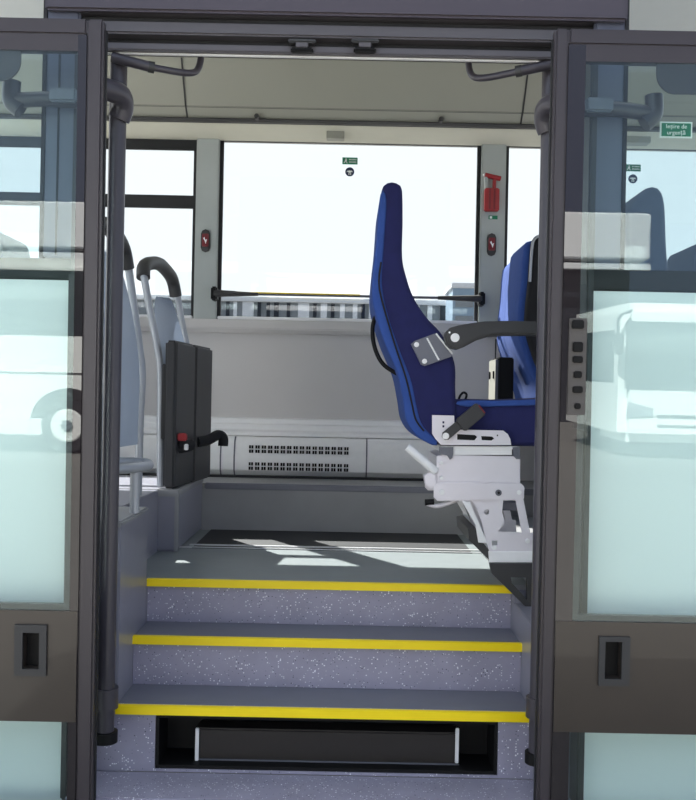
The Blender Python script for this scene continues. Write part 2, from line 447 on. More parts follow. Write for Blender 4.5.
for cx in (302, 365):
    c = R(cx, 45, 3.04)
    t = thing('hinge_bracket', 'dark two-jawed bracket under the door header, %s of the pair' % ('left' if cx == 302 else 'right'), 'bracket', (c.x, 3.1, c.z), 'brackets under the header')
    MB().box(c.x - .045, c.x + .045, 3.026, 3.062, c.z + .004, c.z + .016, .004).build('upper_jaw', M_dark, t)
    MB().box(c.x - .036, c.x + .036, 3.032, 3.062, c.z - .022, c.z - .008, .005).build('lower_jaw', M_black, t)
    MB().box(c.x - .02, c.x + .02, 3.03, 3.06, c.z - .010, c.z + .006, .002).build('pin', M_header, t)

# ------------------------------------------------------------------ door leaves
def leaf(name, sgn, xin, fw, bw, lobe):
    """sgn -1: leaf slid to the left; xin inner edge; fw frame width; bw printed border width"""
    xo = xin + sgn * 1.02
    zt, zb = Zr(1.135), Zr(-1.31)
    cz = (zt + zb) / 2
    r = sroot(name, (xin, 2.9, cz)); r.rotation_euler.x = math.radians(1.0)
    # geometry is authored upright around the leaf plane, then carried by the tilted root
    def put(mb, nm, m, smooth=True):
        o = mb.build(nm, m, None, smooth); o.parent = r
        o.matrix_parent_inverse = Matrix.Translation((-xin, -2.9, -cz)); return o
    X = lambda a, b: (min(xin + sgn * a, xin + sgn * b), max(xin + sgn * a, xin + sgn * b))
    y0, y1 = 2.885, 2.915
    a, b = X(0, fw); put(MB().box(a, b, y0, y1 + .01, zb, zt, .007), 'edge_profile', M_frame)
    a, b = X(-.004, .012); put(MB().box(a, b, y0 + .02, y1 + .016, zb + .02, zt - .02, .006), 'edge_seal', M_gasket)
    a, b = X(fw, 1.02); put(MB().box(a, b, y0, y1 + .01, Zr(1.086), zt, .006), 'top_profile', M_frame)
    a, b = X(fw, 1.02); put(MB().box(a, b, y0, y1 + .01, zb, zb + .05, .006), 'bottom_profile', M_gasket)
    zc1, zc0 = Zr(1.037), Zr(-.660)
    zl1, zl0 = Zr(-1.0), zb + .05
    cx = fw + bw
    a, b = X(fw, cx); put(MB().box(a, b, y0 + .001, y1, zb + .05, Zr(1.086)), 'printed_border', M_print, False)
    a, b = X(cx, 1.02); put(MB().box(a, b, y0 + .001, y1, zc1, Zr(1.086)), 'printed_border', M_frame, False)
    a, b = X(cx, 1.02); put(MB().box(a, b, y0 + .001, y0 + .007, zc0, zc1), 'upper_glass', G_door, False)
    a, b = X(cx, 1.02); put(MB().box(a, b, y0 + .001, y0 + .007, zl0, zl1), 'lower_glass', G_door, False)
    # grey edge seal round the clear panes
    g = MB(); a, b = X(cx - .001, cx + .02)
    g.box(a, b, y0 + .008, y1, zc0, WAIST - .0)
    a, b = X(cx, 1.02); g.box(a, b, y0 + .0075, y1, zc0, zc0 + .018)
    put(g, 'pane_seal', M_frame, False)
    # black printed lobe in the upper corner
    x0 = xin + sgn * lobe; zz = Zr(.945); rad = .06
    pts = [(x0, zc1), (x0, zz + rad)] + [(x0 + sgn * rad * (1 - math.cos(t)), zz + rad * (1 - math.sin(t))) for t in [math.pi / 2 * k / 8 for k in range(1, 9)]] + [(xo, zz), (xo, zc1)]
    put(MB().prism(pts, y0 + .0072, y0 + .012), 'printed_lobe', M_frame, False)
    # recessed pull handle
    if sgn < 0: h0, h1, k0, k1 = R(14, 625, 2.88), R(45, 677, 2.88), R(22, 633, 2.88), R(38, 670, 2.88)
    else: h0, h1, k0, k1 = R(600, 637, 2.88), R(630, 687, 2.88), R(606, 642, 2.88), R(622, 680, 2.88)
    kk = [(k0.x, k0.z), (k1.x, k0.z), (k1.x, k1.z), (k0.x, k1.z)]
    a, b = X(fw + .002, 1.02); put(MB().prism([(a, zl1), (b, zl1), (b, zc0), (a, zc0)], y0 - .002, y1, holes=[kk]), 'painted_band', M_band, False)
    hx = put(MB().prism([(h0.x, h0.z), (h1.x, h0.z), (h1.x, h1.z), (h0.x, h1.z)], y0 - .012, y0 - .0025, .0,
             holes=[[(k0.x, k0.z), (k1.x, k0.z), (k1.x, k1.z), (k0.x, k1.z)]]), 'pull_handle', M_dark, False)
    put(MB().box(k0.x - .002, k1.x + .002, y1 + .0005, y1 + .006, k1.z - .002, k0.z + .002), 'pull_recess', M_black, False)
    if sgn > 0:      # narrow grey strip with black blocks for unidentified dark shapes, inner edge
        a, b = R(569, 318, 2.88), R(585, 415, 2.88)
        st = put(MB().box(a.x, b.x, y0 - .006, y0 + .0005, b.z, a.z, .002), 'block_strip', M_strip)
        for q0, q1, dx in ((320, 329, 0), (342, 352, 1), (356, 363, 1), (371, 378, 2), (386, 393, 1), (403, 409, 3)):
            p0, p1 = R(571 + dx, q0, 2.88), R(583 - dx, q1, 2.88)
            put(MB().box(p0.x, p1.x, y0 - .016, y0 - .005, p1.z, p0.z, .003), 'black_block', M_black)
    return r
leaf('door_1', -1, -.760, .050, .026, .25)
leaf('door_2', 1, .603, .042, .052, .31)

# ------------------------------------------------------------------ swing poles of the doors
def pole(sgn):
    X = -.777 if sgn < 0 else .646
    Y = 3.13
    zb = Zr(-1.13) if sgn < 0 else Zr(-1.17)
    side = 'left' if sgn < 0 else 'right'
    t = thing('door_pole', 'dark round swing pole standing at the %s side of the doorway' % side, 'pole', (X, Y, zb), 'door poles')
    MB().tube([(X, Y, zb), (X, Y, Zr(1.10))], .028, 20, False).build('shaft', M_pole, t)
    ze = R(125, 104, Y).z if sgn < 0 else R(541, 116, Y).z
    xin = X - sgn * .028
    a = MB().tube([(X - sgn * .004, Y - .004, ze - .052), (X - sgn * .018, Y - .012, ze - .012), (X - sgn * .012, Y - .05, ze + .018), (X + sgn * .05, Y - .13, ze + .012)], .036, 16)
    a.build('elbow', M_pole, t)
    e0, e1 = (R(80, 99, 2.99), R(10, 99, 2.97)) if sgn < 0 else (R(583, 108, 2.99), R(655, 113, 2.97))
    arm = MB().tube([(X + sgn * .04, Y - .12, ze + .012), (e0.x, 3.0, e0.z), ((e0.x + e1.x) / 2, 2.985, e0.z - .004), (e1.x, 2.985, e1.z)], .024, 14)
    arm.build('swing_arm', M_pole, t)
    MB().tube([(e1.x - sgn * .03, 2.985, e1.z - .03), (e1.x, 2.985, e1.z + .0), (e1.x + sgn * .0, 2.985, e1.z + .06)], .028, 14).build('arm_knuckle', M_pole, t)
    MB().box(min(e0.x, e0.x + sgn * .085), max(e0.x, e0.x + sgn * .085), 2.945, 2.97, e0.z - .022, e0.z + .022, .006).build('arm_clamp', M_midgrey, t)
    # bottom bearing
    zz = R(112, 697, Y).z if sgn < 0 else R(530, 706, Y).z
    MB().tube([(X, Y, zz - .035), (X, Y, zz + .03)], .04, 18, False).build('bearing', M_pole, t)
    MB().box(X - .02, X + .02, Y, D1 - .001, zz - .012, zz + .02, .006).build('bearing_lug', M_pole, t)
    MB().tube([(X, Y, zb - .012), (X, Y, zb + .024)], .04, 18, False).build('foot_cap', M_black, t)
    return t
pole(-1); pole(1)
for sgn in (-1, 1):
    if sgn < 0: pts = [R(112, 57, 3.083), R(150, 67, 3.095), R(186, 73, 3.13), R(198, 69, 3.17), R(202, 50, 3.17)]
    else: pts = [R(553, 64, 3.083), R(520, 71, 3.095), R(484, 78, 3.13), R(471, 74, 3.17), R(468, 55, 3.17)]
    t = thing('door_strut', 'dark bent strut arm under the header at the %s end' % ('left' if sgn < 0 else 'right'), 'strut', tuple(pts[-1]), 'door struts')
    MB().tube([pts[1], pts[2], pts[3], pts[4]], .0115, 12).build('bent_rod', M_pole, t)
    MB().tube([pts[0], pts[1]], .017, 12, False).build('cylinder', M_pole, t)
    MB().tube([pts[1].lerp(pts[2], -.05), pts[1].lerp(pts[2], .12)], .0185, 12, False).build('collar', M_dark, t)

# ------------------------------------------------------------------ entry steps
def nosing(x0, x1, y, z, par):
    n = MB()
    n.extr([(y - .012, z - .026), (y - .012, z + .001), (y - .008, z + .003), (y + .010, z + .003), (y + .010, z - .0005), (y, z - .001), (y, z - .026)], x0, x1)
    n.build('nosing', M_yellow, par)
hx0, hx1 = R(155, 745, D1).x, R(498, 745, D1).x
hz1, hz0 = R(325, 718, D1).z, R(325, 772, D1).z
t = thing('entry_step', 'lowest yellow-edged step with the long black recess in its front', 'step', (0, D1, Z0), 'entry steps')
k = MB()
k.box(-.87, hx0, D1, D1 + .03, Z0, Z1 - .001).box(hx1, .66, D1, D1 + .03, Z0, Z1 - .001)
k.box(hx0, hx1, D1, D1 + .03, hz1, Z1 - .001).box(hx0, hx1, D1, D1 + .03, Z0, hz0)
k.build('riser', M_step, t, False)
MB().box(XL + .001, XR - .001, D1 + .0305, D2 + .03, Z1 - .02, Z1).build('tread', M_tread, t, False)
nosing(XL, XR, D1, Z1, t)
t = thing('entry_step', 'middle speckled step with a yellow edge between the other two', 'step', (0, D2, Z1), 'entry steps')
MB().box(XL + .001, XR - .001, D2, D2 + .029, Z1 + .001, Z2 - .001).build('riser', M_step, t, False)
MB().box(XL + .001, XR - .001, D2 + .0305, D3 + .03, Z2 - .02, Z2).build('tread', M_tread, t, False)
nosing(XL, XR, D2, Z2, t)
t = thing('entry_step', 'topmost speckled step whose yellow edge borders the bus floor', 'step', (0, D3, Z2), 'entry steps')
MB().box(XL + .001, XR - .001, D3, D3 + .029, Z2 + .001, Z3 - .001).build('riser', M_step, t, False)
nosing(XL, XR, D3, Z3, t)
t = thing('entry_sill', 'lilac grey entry ledge at the bottom of the doorway', 'step', (0, 3.1, .05))
MB().box(-.87, .66, 3.0, D1 - .001, Z0 - .03, Z0, .006).build('tread', M_step, t)
MB().box(-.87, .66, 3.02, 3.05, .14, Z0 - .03).build('riser', M_step, t, False)
# retractable step in the recess
t = thing('retractable_step', 'black retractable step cassette in the recess under the lowest yellow edge', 'step', (0, D1 + .1, hz0))
q = MB(); q.box(hx0 + .001, hx1 - .001, D1 + .16, D1 + .17, hz0, hz1)
q.box(hx0 + .001, hx0 + .012, D1 + .004, D1 + .16, hz0, hz1).box(hx1 - .012, hx1 - .001, D1 + .004, D1 + .16, hz0, hz1)
q.box(hx0 + .012, hx1 - .012, D1 + .004, D1 + .16, hz0 + .0005, hz0 + .012).box(hx0 + .012, hx1 - .012, D1 + .004, D1 + .16, hz1 - .012, hz1 - .0005)
q.build('housing', M_black, t, False)
a, b = R(196, 728, D1 + .06), R(459, 765, D1 + .06)
MB().box(a.x, b.x, D1 + .06, D1 + .15, b.z, a.z, .006).build('front_panel', M_cass, t)
for px_ in (197, 457):
    e0, e1 = R(px_, 728, D1 + .05), R(px_ , 763, D1 + .05)
    ec = (e0.x + e1.x) / 2
    MB().box(ec - .006, ec + .006, D1 + .045, D1 + .058, e1.z, e0.z, .002).build('edge_trim', M_bolt, t)
MB().box(a.x, b.x, D1 + .052, D1 + .0595, b.z - .003, b.z + .006, .002).build('lower_edge', M_midgrey, t)

# ------------------------------------------------------------------ heater and rails on the far wall
hx = thing('convector_heater', 'long pale convector heater with two slotted vent rows under the window', 'heater', (0, 5.6, PF))
zt, zb = Zr(-.226), PF + .012
prof = [(5.56, zb), (5.53, zb + .03), (5.525, zb + .11), (5.545, zt - .03), (5.58, zt), (YW - .001, zt), (YW - .001, zb)]
xs = [-1.6, -.735, .115, .74]
for i in range(3):
    MB().extr(prof, xs[i] + .002, xs[i + 1] - .002, .002).build('casing', M_silver, hx)
for x in (-.735, -.655, .115):
    MB().extr([(y - .004, z) for y, z in prof[:5]] + [(5.58, zb)], x - .004, x + .004).build('joint_cover', M_midgrey, hx)
for row, (py0, py1) in enumerate(((446, 454), (463, 471))):
    v = MB()
    for i in range(16):
        cxp = 251 + i * 6.35
        z1 = R(300, py0, 5.525).z; z0 = R(300, py1, 5.525).z
        x = R(cxp, 458, 5.525).x
        for q_ in (-1, 1):
            zc_ = (z0 + z1) / 2 + q_ * (z1 - z0) * .27
            h_ = (z1 - z0) * .2
            v.box(x - .0125, x - .0015, 5.5235, 5.5262, zc_ - h_, zc_ + h_).box(x + .0015, x + .0125, 5.5235, 5.5262, zc_ - h_, zc_ + h_)
    v.build('vent_row', M_black, hx, False)
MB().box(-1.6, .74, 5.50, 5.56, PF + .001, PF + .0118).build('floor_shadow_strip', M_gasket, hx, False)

a, b = R(214, 294, 5.60), R(482, 298, 5.60)
zr_ = (R(348, 296, 5.60).z)
t = thing('window_rail', 'thin horizontal handrail across the lower centre window with dark end sockets', 'handrail', (0, 5.6, zr_))
MB().tube([(a.x + .05, 5.6, zr_), (b.x - .05, 5.6, zr_)], .008, 12, False).build('bar', M_midgrey, t)
MB().tube([(a.x + .16, 5.6, zr_ + .006), (.06, 5.6, zr_ + .004)], .0075, 12, False).build('yellow_sleeve', M_rail, t)
for x, s in ((a.x, 1), (b.x, -1)):
    MB().tube([(x - s * .0, 5.6, zr_), (x + s * .26, 5.6, zr_)], [.022, .011], 14, False).build('end_socket', M_dark, t)
    MB().box(x - .018, x + .018, 5.585, YW - .021, zr_ - .04, zr_ + .04, .008).build('wall_bracket', M_black, t)

# ------------------------------------------------------------------ things on the pillars
def pillar_button(px_, py0, py1, lab):
    c0, c1 = R(px_, py0, 5.66), R(px_, py1, 5.66)
    cx, z1, z0 = c0.x, c0.z, c1.z
    t = thing('stop_button', lab, 'button', (cx, YW - .02, (z0 + z1) / 2), 'stop buttons')
    w = .027
    pts = [(cx - w, z0 + w), (cx - w * .7, z0 + w * .3), (cx, z0), (cx + w * .7, z0 + w * .3), (cx + w, z0 + w), (cx + w, z1 - w), (cx + w * .7, z1 - w * .3), (cx, z1), (cx - w * .7, z1 - w * .3), (cx - w, z1 - w)]
    MB().prism(pts, YW - .04, YW - .0205, .003).build('housing', M_dark, t)
    MB().box(cx - .02, cx + .02, YW - .048, YW - .036, z0 + .032, z1 - .028, .004).build('push_plate', M_dred, t)
    zc = (z0 + z1) / 2
    MB().prism([(cx - .012, zc + .012), (cx - .004, zc + .02), (cx + .002, zc + .002), (cx + .012, zc + .008), (cx + .004, zc - .022), (cx - .002, zc - .004)], YW - .0495, YW - .0475).build('symbol', M_bolt, t, False)
pillar_button(205.5, 229, 252, 'dark red stop button on the grey pillar left of the centre window')
pillar_button(492, 233, 256, 'dark red stop button on the pillar below the red hammer')
c0, c1 = R(485, 188, 5.64), R(499, 211, 5.64)
t = thing('emergency_hammer', 'red emergency window hammer in its holder on the right pillar', 'hammer', ((c0.x + c1.x) / 2, YW - .02, c1.z))
MB().box(c0.x, c1.x, YW - .07, YW - .0205, c1.z, c0.z, .006).build('holder', M_red, t)
xm = (c0.x + c1.x) / 2
MB().box(c0.x + .022, c0.x + .034, YW - .074, YW - .066, c1.z + .006, c0.z - .006, .002).build('holder_rib', M_dred, t)
MB().box(c0.x + .050, c0.x + .062, YW - .074, YW - .066, c1.z + .006, c0.z - .006, .002).build('holder_rib', M_dred, t)
MB().tube([(xm + .014, YW - .045, c0.z - .02), (xm + .014, YW - .045, c0.z + .065)], .011, 12, False).build('handle', M_red, t)
hz = R(492, 176, 5.64).z
MB().tube([(c0.x + .0, YW - .045, hz + .008), (c1.x + .008, YW - .045, hz - .012)], .015, 12, False).build('head', M_red, t)
MB().tube([(c0.x - .004, YW - .045, hz + .009), (c0.x - .014, YW - .045, hz + .011)], [.009, .002], 10, False).build('tip', M_bolt, t)
MB().box(c0.x - .002, c0.x + .018, YW - .055, YW - .0205, c0.z - .01, hz + .004, .004).build('clip', M_pillar, t)
c = R(493, 217.5, 5.68)
t = thing('hammer_sign', 'tiny green sign on the pillar between hammer and red button', 'sign', (c.x, YW - .02, c.z))
MB().box(c.x - .027, c.x + .027, YW - .0225, YW - .0205, c.z - .011, c.z + .011).build('plate', M_green, t, False)
MB().box(c.x - .02, c.x - .006, YW - .0232, YW - .0226, c.z - .007, c.z + .007).build('symbol', M_signw, t, False)

def exit_sticker(cx, cz, lab1, lab2):
    y = 5.7440
    t = thing('exit_sticker', lab1, 'sticker', (cx, y, cz), 'green window exit stickers')
    MB().box(cx - .046, cx + .046, y - .0012, y, cz - .021, cz + .021).build('film', M_green, t, False)
    s = MB(); y1 = y - .0022; y0 = y - .0014      # running figure, then two lines of print
    s.disc((cx - .024, cz + .011), .004, y1, y0, 10)
    s.prism([(cx - .034, cz + .006), (cx - .018, cz + .007), (cx - .02, cz - .003), (cx - .014, cz - .014), (cx - .019, cz - .016), (cx - .025, cz - .004), (cx - .034, cz - .014), (cx - .038, cz - .011), (cx - .029, cz + .001)], y1, y0)
    s.build('symbol', M_signw, t, False)
    s = MB()
    for r_, n in ((.008, 6), (-.007, 6)):
        for i in range(n): s.box(cx - .006 + i * .0078, cx - .001 + i * .0078, y1, y0, cz + r_ - .0035, cz + r_ + .0035)
    s.build('print', M_signw, t, False)
    z2 = cz - .066
    t = thing('round_sticker', lab2, 'sticker', (cx, y, z2), 'round window stickers')
    MB().disc((cx, z2), .0275, y - .0012, y, 28).build('film', M_navy, t, False)
    s = MB()
    s.prism([(cx - .02, z2 - .002), (cx - .012, z2 + .008), (cx - .004, z2 + .006), (cx, z2 + .010), (cx + .004, z2 + .006), (cx + .012, z2 + .008), (cx + .02, z2 - .002), (cx + .01, z2 + .0), (cx + .006, z2 - .006), (cx - .006, z2 - .006), (cx - .01, z2 + .0)], y1, y0)
    s.box(cx - .008, cx - .002, y1, y0, z2 - .018, z2 - .009).box(cx + .002, cx + .008, y1, y0, z2 - .018, z2 - .009)
    s.build('symbol', M_signw, t, False)
c = R(350, 161, 5.745)
exit_sticker(c.x, c.z, 'small green exit sticker at the top of the centre window', 'small round navy sticker on the centre window')
c = R(633, 168, 5.745)
exit_sticker(c.x, c.z, 'small green exit sticker on the far window behind the right door glass', 'small round navy sticker on the far window behind the right door glass')
# large green emergency exit sign on the near side window
c = R(676, 130, 3.06)
t = thing('emergency_exit_sign', 'green emergency exit sign with two white text lines, top right side window', 'sign', (c.x, 3.06, c.z))
MB().box(c.x - .052, c.x + .052, 3.0588, 3.0612, c.z - .026, c.z + .026).build('border', M_signw, t, False)
MB().box(c.x - .047, c.x + .047, 3.0570, 3.0586, c.z - .021, c.z + .021).build('film', M_green, t, False)
text_mesh('Ieșire de', .019, M_signw, t, 'lettering', (c.x, 3.0562, c.z + .010))
text_mesh('urgență', .019, M_signw, t, 'lettering', (c.x, 3.0562, c.z - .010))

# ------------------------------------------------------------------ the big passenger seat above the steps
YN = 3.60; YF = 4.04
BACK = [(392, 181), (383.5, 185), (380.5, 200), (377.5, 240), (374, 274), (374, 302), (385, 340), (398, 371), (404, 400), (407, 419), (414, 431), (425, 440), (440, 445), (455, 441), (457, 420), (456, 390), (455, 362), (443, 335), (427, 317), (414, 297), (406.5, 276), (402.5, 256), (403, 220), (402.5, 190), (400, 184)]
BP = PX(BACK, YN)
seat = thing('passenger_seat', 'large navy blue high-backed seat on a white frame above the steps', 'seat', (R(505, 562, YN).x, YN + .2, Zr(-.606)))
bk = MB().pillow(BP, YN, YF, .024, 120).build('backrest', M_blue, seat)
# back cover round the rear edge, its lit tone put into the colour
cov = [(383, 190), (379.5, 200), (376.5, 240), (372.8, 274), (372.8, 303), (384, 341), (397, 372), (403, 400), (406, 419), (413, 432), (424, 441), (436, 446),
       (437, 440), (428, 432), (421, 422), (417, 408), (411, 380), (399, 348), (388, 315), (382, 285), (383, 260), (385, 230), (386.5, 200)]
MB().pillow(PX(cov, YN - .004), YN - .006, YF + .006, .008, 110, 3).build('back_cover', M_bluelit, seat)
pip = [(381, 262), (379, 284), (384, 308), (395, 345), (406, 378), (412, 404), (416, 420), (424, 431)]
MB().tube([R(x, y, YN - .008) for x, y in pip], .0035, 8).build('piping', M_bfab, seat)
# grab loop on the back
for Yh in (YN + .11,):
    lp = [R(x, y, Yh) for x, y in ((382, 315), (375, 318), (372.5, 332), (375.5, 350), (384, 365), (401, 376))]
    MB().tube(lp, .0085, 12).build('grab_handle', M_black, seat)
# cushion
cu = [(450, 402), (462, 399), (500, 399.5), (545, 398), (574, 397), (582, 404), (583, 425), (578, 440), (560, 446), (500, 446), (460, 445), (450, 430)]
cs = MB().pillow(PX(cu, YN + .02), YN + .02, YF - .01, .022, 90).build('cushion', M_blue, seat)
cu2 = [(456, 404), (463, 400.5), (500, 400.5), (545, 399), (573, 398), (578, 402), (540, 405), (500, 406.5), (470, 407)]
MB().pillow(PX(cu2, YN + .012), YN + .012, YF, .006, 60, 3).build('lit_cushion_edge', M_bluelit, cs)  # lit top edge of the cushion, laid on in the lighter velour
# hinge plate, bolts, armrest
yp = YN - .014
hp = [(411, 344), (414.5, 341), (436, 333), (452, 354), (451.5, 356.5), (425, 366), (421, 364.6)]
pl_ = MB().prism(PX(hp, yp), yp - .004, YN + .004, .0015).build('hinge_plate', M_midgrey, seat)
for (x0, y0), (x1, y1) in (((427, 338), (439, 360)), ((436, 333.5), (452.5, 354))):
    MB().tube([R(x0, y0, yp - .006), R(x1, y1, yp - .006)], .0035, 8, False).build('fold_rib', M_silver, pl_)
for x, y in ((416.6, 344.6), (424.6, 361.2)):
    c = R(x, y, yp - .01); MB().disc((c.x, c.z), .0095, yp - .012, yp - .003, 16, .002).build('bolt', M_bolt, pl_)
ya = YN - .03
arm = [(443.3, 338), (444.5, 333), (449, 328.5), (457, 326.3), (470, 324), (483, 322.3), (505, 321.8), (537, 322.5), (565, 323), (571, 327), (571, 333), (565, 336), (537, 336), (500, 336.2), (487, 337.2), (475, 341), (463, 347.5), (456, 350), (449, 348.6), (445, 344.5)]
am = MB().prism(PX(arm, ya), ya - .05, ya + .014, .008).build('armrest', M_dark, seat)
c = R(455, 337.7, ya - .05)
MB().disc((c.x, c.z), .0165, ya - .056, ya - .046, 20, .003).build('pivot_bolt', M_bolt, am)
c = R(449.5, 332.5, ya - .05); MB().disc((c.x, c.z), .004, ya - .053, ya - .046, 8).build('stop_pin', M_bolt, am)
# white side plate with slots, buckle
ys = YN - .008
side = [(432, 415), (454, 415.6), (454.5, 429.5), (480, 430), (503, 430.6), (507.5, 434), (510, 439), (511, 445), (441, 445), (435.5, 439), (432, 433.6)]
holes = [[(457, 434), (475, 435), (477, 437), (474.5, 440.3), (457, 439.6)], [(481, 436), (492, 436.5), (494, 438.4), (491.5, 440.5), (481.5, 440)], [(442.3, 421.2), (444.3, 421.2), (444.3, 423.4), (442.3, 423.4)], [(442.3, 425.2), (444.3, 425.2), (444.3, 427.4), (442.3, 427.4)], [(496.5, 434.6), (498, 434.6), (498, 436.2), (496.5, 436.2)]]
MB().prism(PX(side, ys), ys - .006, ys, holes=[PX(h, ys) for h in holes]).build('side_plate', M_white, seat, False)
MB().prism(PX([(441, 431), (500, 432), (505, 443), (440, 443)], ys + .004), ys + .002, ys + .012).build('side_backing', M_black, seat, False)
bkl = thing('x', '', ''); bpy.data.objects.remove(bkl)
yb = ys - .02
d0, d1 = R(445.6, 436, yb), R(466, 420.5, yb)
bu = MB().prism(PX([(442.5, 432.6), (461, 417.5), (467, 424), (448.6, 439.6), (445, 440), (442, 437)], yb), yb - .004, yb + .006, .002).build('buckle_stalk', M_dark, seat)
MB().prism(PX([(456, 421), (457, 418.4), (475, 403.6), (477, 403.6), (484.5, 413), (484.5, 415), (466, 430.5), (463.6, 430.5)], yb), yb - .018, yb + .008, .004).build('buckle_head', M_dark, bu)
MB().prism(PX([(476, 405), (479, 404.8), (485, 412.6), (483.6, 415)], yb), yb - .015, yb + .005, .002).build('release_button', M_dred, bu)
MB().disc((d0.x, d0.z), .0125, yb - .012, yb + .004, 18, .003).build('pivot_bolt', M_bolt, bu)
MB().tube([R(458, 402, YN + .05), R(460, 396, YN + .05), R(463.5, 392.5, YN + .05), R(466.5, 394.5, YN + .05), R(465.5, 399, YN + .05), R(463, 404, YN + .05)], .0045, 8).build('belt_tongue', M_black, seat)
MB().box(R(450, 410, YN).x, R(470, 410, YN).x, YN + .024, YN + .07, R(460, 412, YN).z, R(460, 400, YN).z, .008).build('belt_webbing', M_bfab, seat)
# carriage under the cushion
def plate(nm, pts, y0, y1, m, bev=.002, holes=()):
    return MB().prism(PX(pts, YN), y0, y1, bev, [PX(h, YN) for h in holes]).build(nm, m, seat)
plate('upper_rail', [(441, 446), (517, 446.5), (517, 449), (512, 449.5), (512, 455), (446, 455), (441, 452)], YN - .0, YF - .02, M_silver)
plate('rail_clamp', [(439.5, 447), (453, 447), (453, 453.5), (452, 458), (449.5, 459.5), (448, 457), (447, 455.5), (440, 454)], YN - .012, YN + .02, M_midgrey)
plate('rail_clamp', [(512.5, 447), (520, 447), (520, 459), (516, 459), (513, 455)], YN - .006, YN + .02, M_midgrey)
cb = plate('carriage_box', [(437, 456), (443, 455), (517, 456.5), (520.5, 458), (520.5, 484), (436, 483)], YN + .0, YF - .04, M_white, .004)
lp = [(433.5, 486), (436, 482), (479, 481.6), (481, 483.5), (488, 483.5), (490, 482), (521, 483.5), (524, 487), (523.5, 498), (520.5, 500), (437, 500.5), (433.5, 497)]
lw = plate('link_plate', lp, YN - .014, YN - .002, M_white, .003)
plate('link_plate', lp, YF - .04, YF - .028, M_white, .003)
for x, y, r_, m in ((441.8, 492, .0105, M_silver), (498.5, 492.7, .012, M_midgrey), (519, 492.4, .009, M_silver), (498.5, 492.7, .006, M_black), (441.5, 463, .007, M_silver), (441.5, 478, .007, M_silver)):
    c = R(x, y, YN - .015); yy = YN - .02 - (.002 if m is M_black else 0)
    MB().disc((c.x, c.z), r_, yy, YN - .0, 16, .002).build('bolt', m, lw)
MB().tube([R(407, 447, YN + .0), R(413, 452, YN + .0), R(436, 472, YN + .0)], .0165, 14).build('recline_lever', M_silver, seat)
plate('lever_boss', [(424, 476), (428, 473), (436, 474), (437, 486), (430, 488), (425, 484)], YN - .01, YN + .06, M_white, .004)
MB().tube([R(426, 503, YN + .03), R(436, 506, YN + .03), R(446, 504, YN + .03), R(458, 499, YN + .03)], .0095, 10).build('slide_handle', M_white, seat)
MB().tube([R(425, 502.5, YN + .028), R(434, 502, YN + .028)], .012, 10, False).build('handle_grip', M_black, seat)
for y0, y1 in ((YN - .006, YN + .004), (YF - .05, YF - .04)):
    plate('pedestal_plate', [(470, 499), (503, 499), (502, 512), (504.5, 521), (498, 531.5), (534, 533), (535, 551), (489, 551), (486, 542), (481, 520), (476, 507)], y0, y1, M_white, 0,
          holes=[[(484, 510.5), (487, 508.5), (489, 510.5), (488.5, 514), (485.5, 514.8), (483.6, 512.8)], [(491.5, 540.5), (497, 540.5), (497, 545), (491.5, 545)]] if y0 < YN + .1 else ())
    plate('rear_strut', [(461, 500), (469.5, 502), (481, 528), (487, 543), (478, 542), (475, 524)], y0 - .008, y1 - .008, M_silver)
    plate('front_link', [(514.5, 497), (522.5, 497), (530, 534), (522, 535)], y0 - .006, y1 - .006, M_white)
c = R(527.5, 541, YN - .008); MB().disc((c.x, c.z), .009, YN - .014, YN + .0, 14, .002).build('bolt', M_silver, seat)
c = R(494, 547.5, YN - .008); MB().disc((c.x, c.z), .009, YN - .014, YN + .0, 14, .002).build('bolt', M_silver, seat)
plate('base_plate', [(488, 551), (537, 551), (548, 551), (548, 562), (489, 562)], YN - .012, YF - .03, M_silver, .002)
plate('cross_tube', [(500, 504), (520, 504), (520, 512), (500, 512)], YN + .05, YF - .06, M_midgrey)
plate('rear_rail', [(468, 529), (475, 527), (482, 541), (489, 550), (489, 560), (478, 549), (469, 540)], YN - .004, YF - .05, M_dark, .002)
MB().prism(PX([(489, 562.5), (548, 562.5), (548, 624), (537, 617.5), (531, 612), (491, 572.5)], YN - .01), YN - .03, YN - .0005,
           holes=[PX([(510, 576.5), (526.5, 576.5), (526.5, 599), (511, 582)], YN - .01)]).build('support_bracket', M_dark, seat, False)

